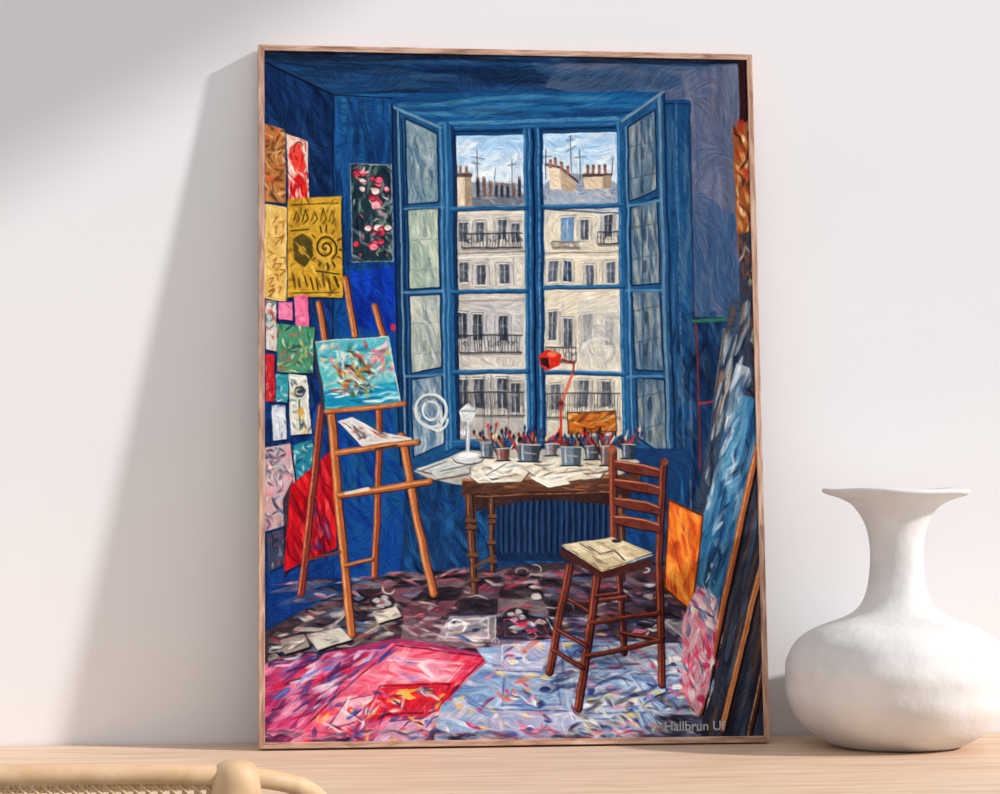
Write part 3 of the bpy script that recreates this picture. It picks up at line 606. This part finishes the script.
L([(468,420),(468,452)],3.4,(210,212,214)); L([(466,424),(466,450)],.9,(110,118,128)); P([(458,412),(467,404),(476,412),(471,422),(461,422)],(220,222,222)); L([(459,412),(475,412)],1.2,(120,128,134)); L([(463,429),(475,421)],2.2,(180,186,190)); E(468,458,15,5,(206,208,208)); E(468,456,10,3,(236,236,232)); L(arc(468,460,15,5,0,pi),1.3,(90,98,106)); E(463,433,3,3,(222,222,218))
def jar(x,y,w,h,c,n):
    for _ in range(n):
        bx=x+random.uniform(-w*.45,w*.45); a_=random.uniform(-.6,.6); l=random.uniform(10,27)
        cc=random.choice([(60,36,34),(150,54,44),(30,30,38),(176,118,68),(50,54,74),(184,52,52),(116,86,66),(214,200,172)])
        L([(bx,y-h*.5),(bx+l*math.sin(a_),y-h-l*.8*math.cos(a_)+4)],random.uniform(1,1.9),cc)
        if random.random()<.6: E(bx+l*math.sin(a_),y-h-l*.8*math.cos(a_)+3,1.4,2.6,random.choice([(26,24,28),(196,52,52),(220,200,166),(36,54,104),(60,40,36)]))
    P([(x-w/2,y-h),(x+w/2,y-h+random.uniform(-1,1)),(x+w/2-1.5,y),(x-w/2+1.5,y)],c,tex=12); P([(x+w*.12,y-h),(x+w/2,y-h),(x+w/2-1.5,y),(x+w*.12,y)],tuple(v*.55 for v in c),a=.8); L([(x-w*.28,y-h+1),(x-w*.26,y-2)],1.6,(220,224,224),a=.8,dry=.3); L([(x-w/2,y-h),(x+w/2,y-h)],1,(190,194,194)); L([(x-w/2,y),(x+w/2,y)],1.4,(36,36,42)); L([(x-w*.3,y-h*.55),(x+w*.3,y-h*.5)],1.4,random.choice([(170,60,56),(200,190,160),(60,80,120)]),a=.6)
P([(567,413),(615,411),(616,432),(568,434)],(178,98,40),tex=12); ST([(567,413),(615,411),(616,432),(568,434)],44,[(222,148,64),(110,52,28),(202,116,44),(78,44,34),(230,182,96)],ln=(6,20),wd=(1.5,3.6),ang=-.2,av=.6,a=.85); L([(567,413),(615,411),(616,432),(568,434),(567,413)],1.1,(80,48,34))
jar(487,458,14,15,(106,114,126),14); jar(503,461,15,12,(140,100,92),11); jar(529,462,23,17,(92,102,118),24); jar(551,456,13,12,(126,130,136),12); jar(571,466,22,19,(114,132,144),22); jar(592,460,15,14,(88,96,110),16); jar(607,466,15,19,(110,90,86),14); jar(628,459,14,14,(76,82,96),12)
L([(560,440),(561,404),(573,372)],2.4,(186,58,42)); L([(561,404),(573,372)],1,(240,150,120)); P([(539,356),(548,350),(562,355),(559,366),(546,371),(540,366)],(200,50,36)); P([(541,365),(549,369),(548,358),(540,358)],(50,24,30)); E(552,355,5,2.6,(240,120,88)); L([(562,360),(574,364),(573,374)],1.8,(146,38,34)); E(561,404,2.6,2.6,(110,34,32)); L([(554,442),(566,442)],3,(134,42,40))

# --- chair
CB=(92,42,36); CHH=(174,98,70); CDD=(38,16,22)
def rod(p,wd,c=CB):
    L([(x+1,y+.6) for x,y in p],wd+1,CDD); L(p,wd,c,tex=10); L([(x-wd*.22,y-wd*.1) for x,y in p],wd*.28,CHH,a=.9,dry=.5)
rod([(617,560),(624,652)],5,(76,36,34)); rod([(663,462),(658,560),(661,684)],6.5)
rod([(584,602),(626,596)],3.2); rod([(620,632),(662,640)],3); rod([(564,596),(590,612)],3)
rod([(612,450),(613,544)],7,(112,56,44)); 
for y,b in ((466,8),(484,8),(503,9),(521,8)):
    P([(614,y-5),(628,y+1-5),(645,y+3-4),(660,y+b-5),(660,y+b+3),(644,y+10),(628,y+6),(614,y+2)],(100,48,40),tex=10); L([(615,y-4),(629,y-2.6),(645,y),(659,y+b-4)],1.3,(194,122,88)); L([(615,y+3),(629,y+7),(645,y+10),(659,y+b+4)],1.2,CDD)
E(612,450,5,4,(146,80,58)); E(664,462,4,4,(124,66,52))
rod([(569,566),(558,620),(549,672)],6.5); rod([(596,578),(588,640),(577,708)],7)
rod([(556,628),(586,646)],3.6); rod([(552,650),(582,668)],3.6); rod([(590,622),(658,612)],4); rod([(586,656),(660,640)],4); rod([(594,596),(620,592)],2.4)
P([(560,548),(602,570),(652,558),(653,566),(602,579),(560,556)],(66,34,32)); P([(562,545),(612,537),(652,553),(602,570)],(204,188,154),tex=8)
ST([(562,545),(612,537),(652,553),(602,570)],40,[(228,216,184),(172,152,116),(128,108,88),(240,230,206)],ln=(8,26),wd=(1.4,3.4),ang=.3,av=.4,a=.8)
L([(588,546),(600,554),(614,550),(624,560)],1.6,(80,74,74),dry=.4); L([(580,544),(592,551)],1.3,(100,90,84)); E(616,541,5,2,(50,42,50)); L([(562,546),(602,571),(652,555)],1.2,(232,206,160),dry=.4)

# --- easel
OR=(168,98,58); OH=(224,160,108); OD=(72,36,32)
def stick(p,wd,c=OR):
    L([(x+1.2,y+.4) for x,y in p],wd+.8,OD); L(p,wd,c,tex=10); L([(x-wd*.2,y) for x,y in p],wd*.3,OH,a=.9,dry=.5)
stick([(344,278),(354,336)],5); stick([(318,304),(324,342)],5.5); stick([(374,306),(384,342)],5.5)
stick([(321,406),(300,594)],6,(122,48,42)); stick([(378,408),(379,440),(374,576)],5.5,(146,72,46))
stick([(330,410),(339,520),(351,634)],7.5); stick([(401,436),(416,520),(433,594)],7)
L([(308,560),(340,552)],2.6,(106,52,44)); stick([(344,566),(372,560)],3)
cv=[(315,342),(388,337),(400,402),(326,413)]
P([(312,340),(317,340),(328,414),(323,415)],(56,56,66)); P(cv,(90,178,186),tex=12)
clip(cv)
ST(cv,70,[(128,202,204),(210,224,218),(40,128,160),(180,214,208),(150,200,202),(226,206,196)],ln=(8,28),wd=(2,5.5),ang=-.1,av=.7,a=.75,doclip=False)
P([(322,392),(400,382),(402,404),(324,414)],(30,136,168)); ST([(322,390),(400,382),(402,404),(324,414)],26,[(16,90,146),(120,204,214),(232,242,238),(54,162,184)],ln=(12,36),wd=(1.4,3.6),ang=-.12,av=.12,a=.9,doclip=False)
core=[(334,392),(340,366),(350,348),(364,358),(376,376),(372,392),(352,398)]
ST(core,70,[(56,48,38),(36,40,50),(206,152,50),(90,66,44),(190,76,56),(60,86,56),(230,196,120),(240,236,220)],ln=(4,16),wd=(1.4,4),ang=.9,av=1.5,a=.9,doclip=False)
ST([(362,340),(396,338),(398,372),(370,376)],44,[(228,110,118),(242,222,212),(240,178,84),(176,56,68),(234,162,172),(120,190,190)],ln=(3,11),wd=(1.6,4),ang=.4,av=1.5,a=.9,doclip=False)
ST([(318,344),(350,342),(350,362),(322,370)],24,[(226,134,140),(242,222,212),(240,198,126),(120,180,180)],ln=(3,11),wd=(1.6,4),ang=.4,av=1.5,a=.85,doclip=False)
ST(core,22,[(30,30,40),(244,240,226),(214,60,60)],ln=(3,9),wd=(1,2),ang=.9,av=1.5,a=.9,doclip=False)
clip(None)
L([cv[0],cv[1],cv[2]],1,(224,226,216),dry=.3)
stick([(326,412),(404,404)],4.5)
P([(337,422),(352,417),(378,432),(412,438),(408,444),(362,447)],(212,210,204)); ST([(340,422),(378,432),(410,440),(362,446)],26,[(46,48,58),(238,236,228),(150,118,96),(196,72,62),(86,88,96)],ln=(4,14),wd=(1,3),ang=.3,av=.8,a=.88)
stick([(336,453),(416,442)],5.5); stick([(339,496),(429,482)],6); L([(346,494),(368,489)],3,(228,216,198)); L([(376,450),(396,446)],2.4,(80,54,46))
L([(264,52),(747,60)],3,(10,18,32),a=.8); 

# --- bristle pass: drag paint along the local stroke direction (line integral convolution)
def box(a,r):
    for ax in (0,1):
        c_=np.cumsum(np.concatenate([np.repeat(np.take(a,[0],axis=ax),r+1,axis=ax),a,np.repeat(np.take(a,[-1],axis=ax),r,axis=ax)],axis=ax,dtype=np.float64),axis=ax)
        n=a.shape[ax]
        a=((np.take(c_,range(2*r+1,2*r+1+n),axis=ax)-np.take(c_,range(0,n),axis=ax))/(2*r+1)).astype(np.float32)
    return a
lum=buf.mean(-1); gy,gx=np.gradient(box(lum,1))
J11=box(gx*gx,6)+6*np.sin(FLOW)**2; J22=box(gy*gy,6)+6*np.cos(FLOW)**2; J12=box(gx*gy,6)-6*np.sin(FLOW)*np.cos(FLOW)
th=.5*np.arctan2(2*J12,J11-J22)+pi/2
dxm=np.cos(th).astype(np.float32); dym=np.sin(th).astype(np.float32)
noise=RNG.rand(BH,BW).astype(np.float32)-.5; noise=(noise+np.roll(noise,1,0)+np.roll(noise,1,1))*.75
acc=buf.copy(); nacc=noise.copy(); wsum=1.0; nw=1
for sgn in (1,-1):
    px_=xx.copy(); py_=yy.copy(); cdx=dxm*sgn; cdy=dym*sgn
    for k in range(1,15):
        px_=np.clip(px_+cdx,0,BW-1); py_=np.clip(py_+cdy,0,BH-1)
        xi=px_.astype(np.int32); yi=py_.astype(np.int32)
        nacc+=noise[yi,xi]; nw+=1
        ndx=dxm[yi,xi]; ndy=dym[yi,xi]; s_=np.where(ndx*cdx+ndy*cdy<0,-1,1); cdx=ndx*s_; cdy=ndy*s_
        if k<=4:
            wk=1-k/6; acc+=buf[yi,xi]*wk
            wsum+=wk
buf=acc/wsum
bris=nacc/math.sqrt(nw)
hgt=bris.copy()
buf=buf*(1+.11*bris[...,None])+bris[...,None]*5
# --- canvas mesh
TILT=.093; FW=.722; FH=1.0; TK=.025
src=np.array([(0,0),(1,0),(1,1),(0,1)],float); dst=np.array([(264,51),(747,61),(763.5,735.5),(265,743)],float)
A=[];b_=[]
for (u,v),(x,y) in zip(src,dst):
    A.append([u,v,1,0,0,0,-u*x,-v*x]); b_.append(x); A.append([0,0,0,u,v,1,-u*y,-v*y]); b_.append(y)
h=np.append(np.linalg.solve(np.array(A),np.array(b_)),1).reshape(3,3)
NU,NV=860,1220
u,v=np.meshgrid(np.linspace(0,1,NU),np.linspace(0,1,NV))
wq=h[2,0]*u+h[2,1]*v+1; px=(h[0,0]*u+h[0,1]*v+h[0,2])/wq; py=(h[1,0]*u+h[1,1]*v+h[1,2])/wq
bx=np.clip((px-X0)*S-.5,0,BW-2); by=np.clip((py-Y0)*S-.5,0,BH-2)
ix=bx.astype(int); iy=by.astype(int); fx=(bx-ix)[...,None]; fy=(by-iy)[...,None]
C=(buf[iy,ix]*(1-fx)+buf[iy,ix+1]*fx)*(1-fy)+(buf[iy+1,ix]*(1-fx)+buf[iy+1,ix+1]*fx)*fy
lum=C.mean(-1,keepdims=True); C=lum+(C-lum)*1.06; C=118+(C-118)*1.05
C=np.clip(C,3,250)/255
C=np.where(C<=.04045,C/12.92,((C+.055)/1.055)**2.4)
fw=.0085
vx=(u-.5)*(FW-2*fw); vz=fw+(1-v)*(FH-2*fw); vy=.0015-.00006*hgt[iy,ix]
co_=np.stack([vx,vy,vz],-1).reshape(-1,3).astype(np.float32)
me=bpy.data.meshes.new('canvas_print'); nf=(NU-1)*(NV-1)
me.vertices.add(NU*NV); me.vertices.foreach_set('co',co_.ravel())
ii=(np.arange(NV-1)[:,None]*NU+np.arange(NU-1)[None]).ravel()
fa=np.stack([ii,ii+NU,ii+NU+1,ii+1],-1).astype(np.int32)
me.loops.add(nf*4); me.loops.foreach_set('vertex_index',fa.ravel())
me.polygons.add(nf); me.polygons.foreach_set('loop_start',np.arange(nf,dtype=np.int32)*4)
try: me.polygons.foreach_set('loop_total',np.full(nf,4,np.int32))
except Exception: pass
me.polygons.foreach_set('use_smooth',np.ones(nf,dtype=bool))
me.update(calc_edges=True)
at=me.color_attributes.new('paint','FLOAT_COLOR','POINT')
rgba=np.concatenate([C.reshape(-1,3),np.ones((NU*NV,1))],1).astype(np.float32)
at.data.foreach_set('color',rgba.ravel())
M_p,nt,bs=new_mat('painted_print')
an=nt.nodes.new('ShaderNodeAttribute'); an.attribute_name='paint'; nt.links.new(an.outputs['Color'],bs.inputs['Base Color'])
bs.inputs['Roughness'].default_value=.75; bs.inputs['Specular IOR Level'].default_value=.06
me.materials.append(M_p)
art=empty('framed_painting')
g=TK*math.cos(TILT)+FH*math.sin(TILT)+.002
art.location=(0,-g,TK*math.sin(TILT)+.0008); art.rotation_euler=(-TILT,0,0)
cvo=link(bpy.data.objects.new('canvas_print',me)); cvo.parent=art
boxes('backing',[((-FW/2+.006,.004,.006),(FW/2-.006,TK-.004,FH-.006))],M_back,art)
def bar3(nm,quad,mat):
    V=[(x,0,z) for x,z in quad]+[(x,TK,z) for x,z in quad]
    F=[(0,1,2,3),(7,6,5,4)]+[(i,i+4,(i+1)%4+4,(i+1)%4) for i in range(4)]
    o=mesh_obj(nm,V,F,mat,art); bmz=bmesh.new(); bmz.from_mesh(o.data); bmesh.ops.recalc_face_normals(bmz,faces=bmz.faces); bmz.to_mesh(o.data); bmz.free()
    md=o.modifiers.new('b','BEVEL'); md.width=.0007; md.segments=2
    return o
w2=FW/2; 
bar3('frame_top',[(-w2,FH),(w2,FH),(w2-fw,FH-fw),(-w2+fw,FH-fw)],M_frameH)
bar3('frame_bottom',[(-w2,0),(-w2+fw,fw),(w2-fw,fw),(w2,0)],M_frameH)
bar3('frame_left',[(-w2,0),(-w2,FH),(-w2+fw,FH-fw),(-w2+fw,fw)],M_frameV)
bar3('frame_right',[(w2,0),(w2-fw,fw),(w2-fw,FH-fw),(w2,FH)],M_frameV)
tx=bpy.data.curves.new('signature','FONT'); tx.body='Hallbrun Uf'; tx.size=.0185; tx.offset=.0002
so=link(bpy.data.objects.new('signature',tx)); so.parent=art; so.rotation_euler=(math.pi/2,0,0); so.location=(.209,.0009,.0175)
tx.materials.append(noise_mat('signature_paint',[(160,168,178),(192,198,206)],nscale=40,rough=.8))

# ================= light =================
d=Vector((-2.7,1,-1.6)).normalized()
sd=bpy.data.lights.new('sun','SUN'); sd.energy=3.7; sd.angle=math.radians(3.4); sd.color=(1,.98,.965)
so2=link(bpy.data.objects.new('sun',sd)); so2.rotation_euler=d.to_track_quat('-Z','Y').to_euler(); so2.location=(3.5,-2,2.5)
w=bpy.data.worlds.new('world'); scene.world=w; w.use_nodes=True
w.node_tree.nodes['Background'].inputs[0].default_value=(.98,.985,1,1); w.node_tree.nodes['Background'].inputs[1].default_value=.71
# ================= camera =================
cd=bpy.data.cameras.new('camera'); cd.sensor_width=36; cd.lens=2534.8*.036; cd.clip_start=.05
cam=link(bpy.data.objects.new('camera',cd)); cam.location=(-.4639,-3.6542,.37); cam.rotation_euler=(1.6048,.0012,-.1237)
scene.camera=cam
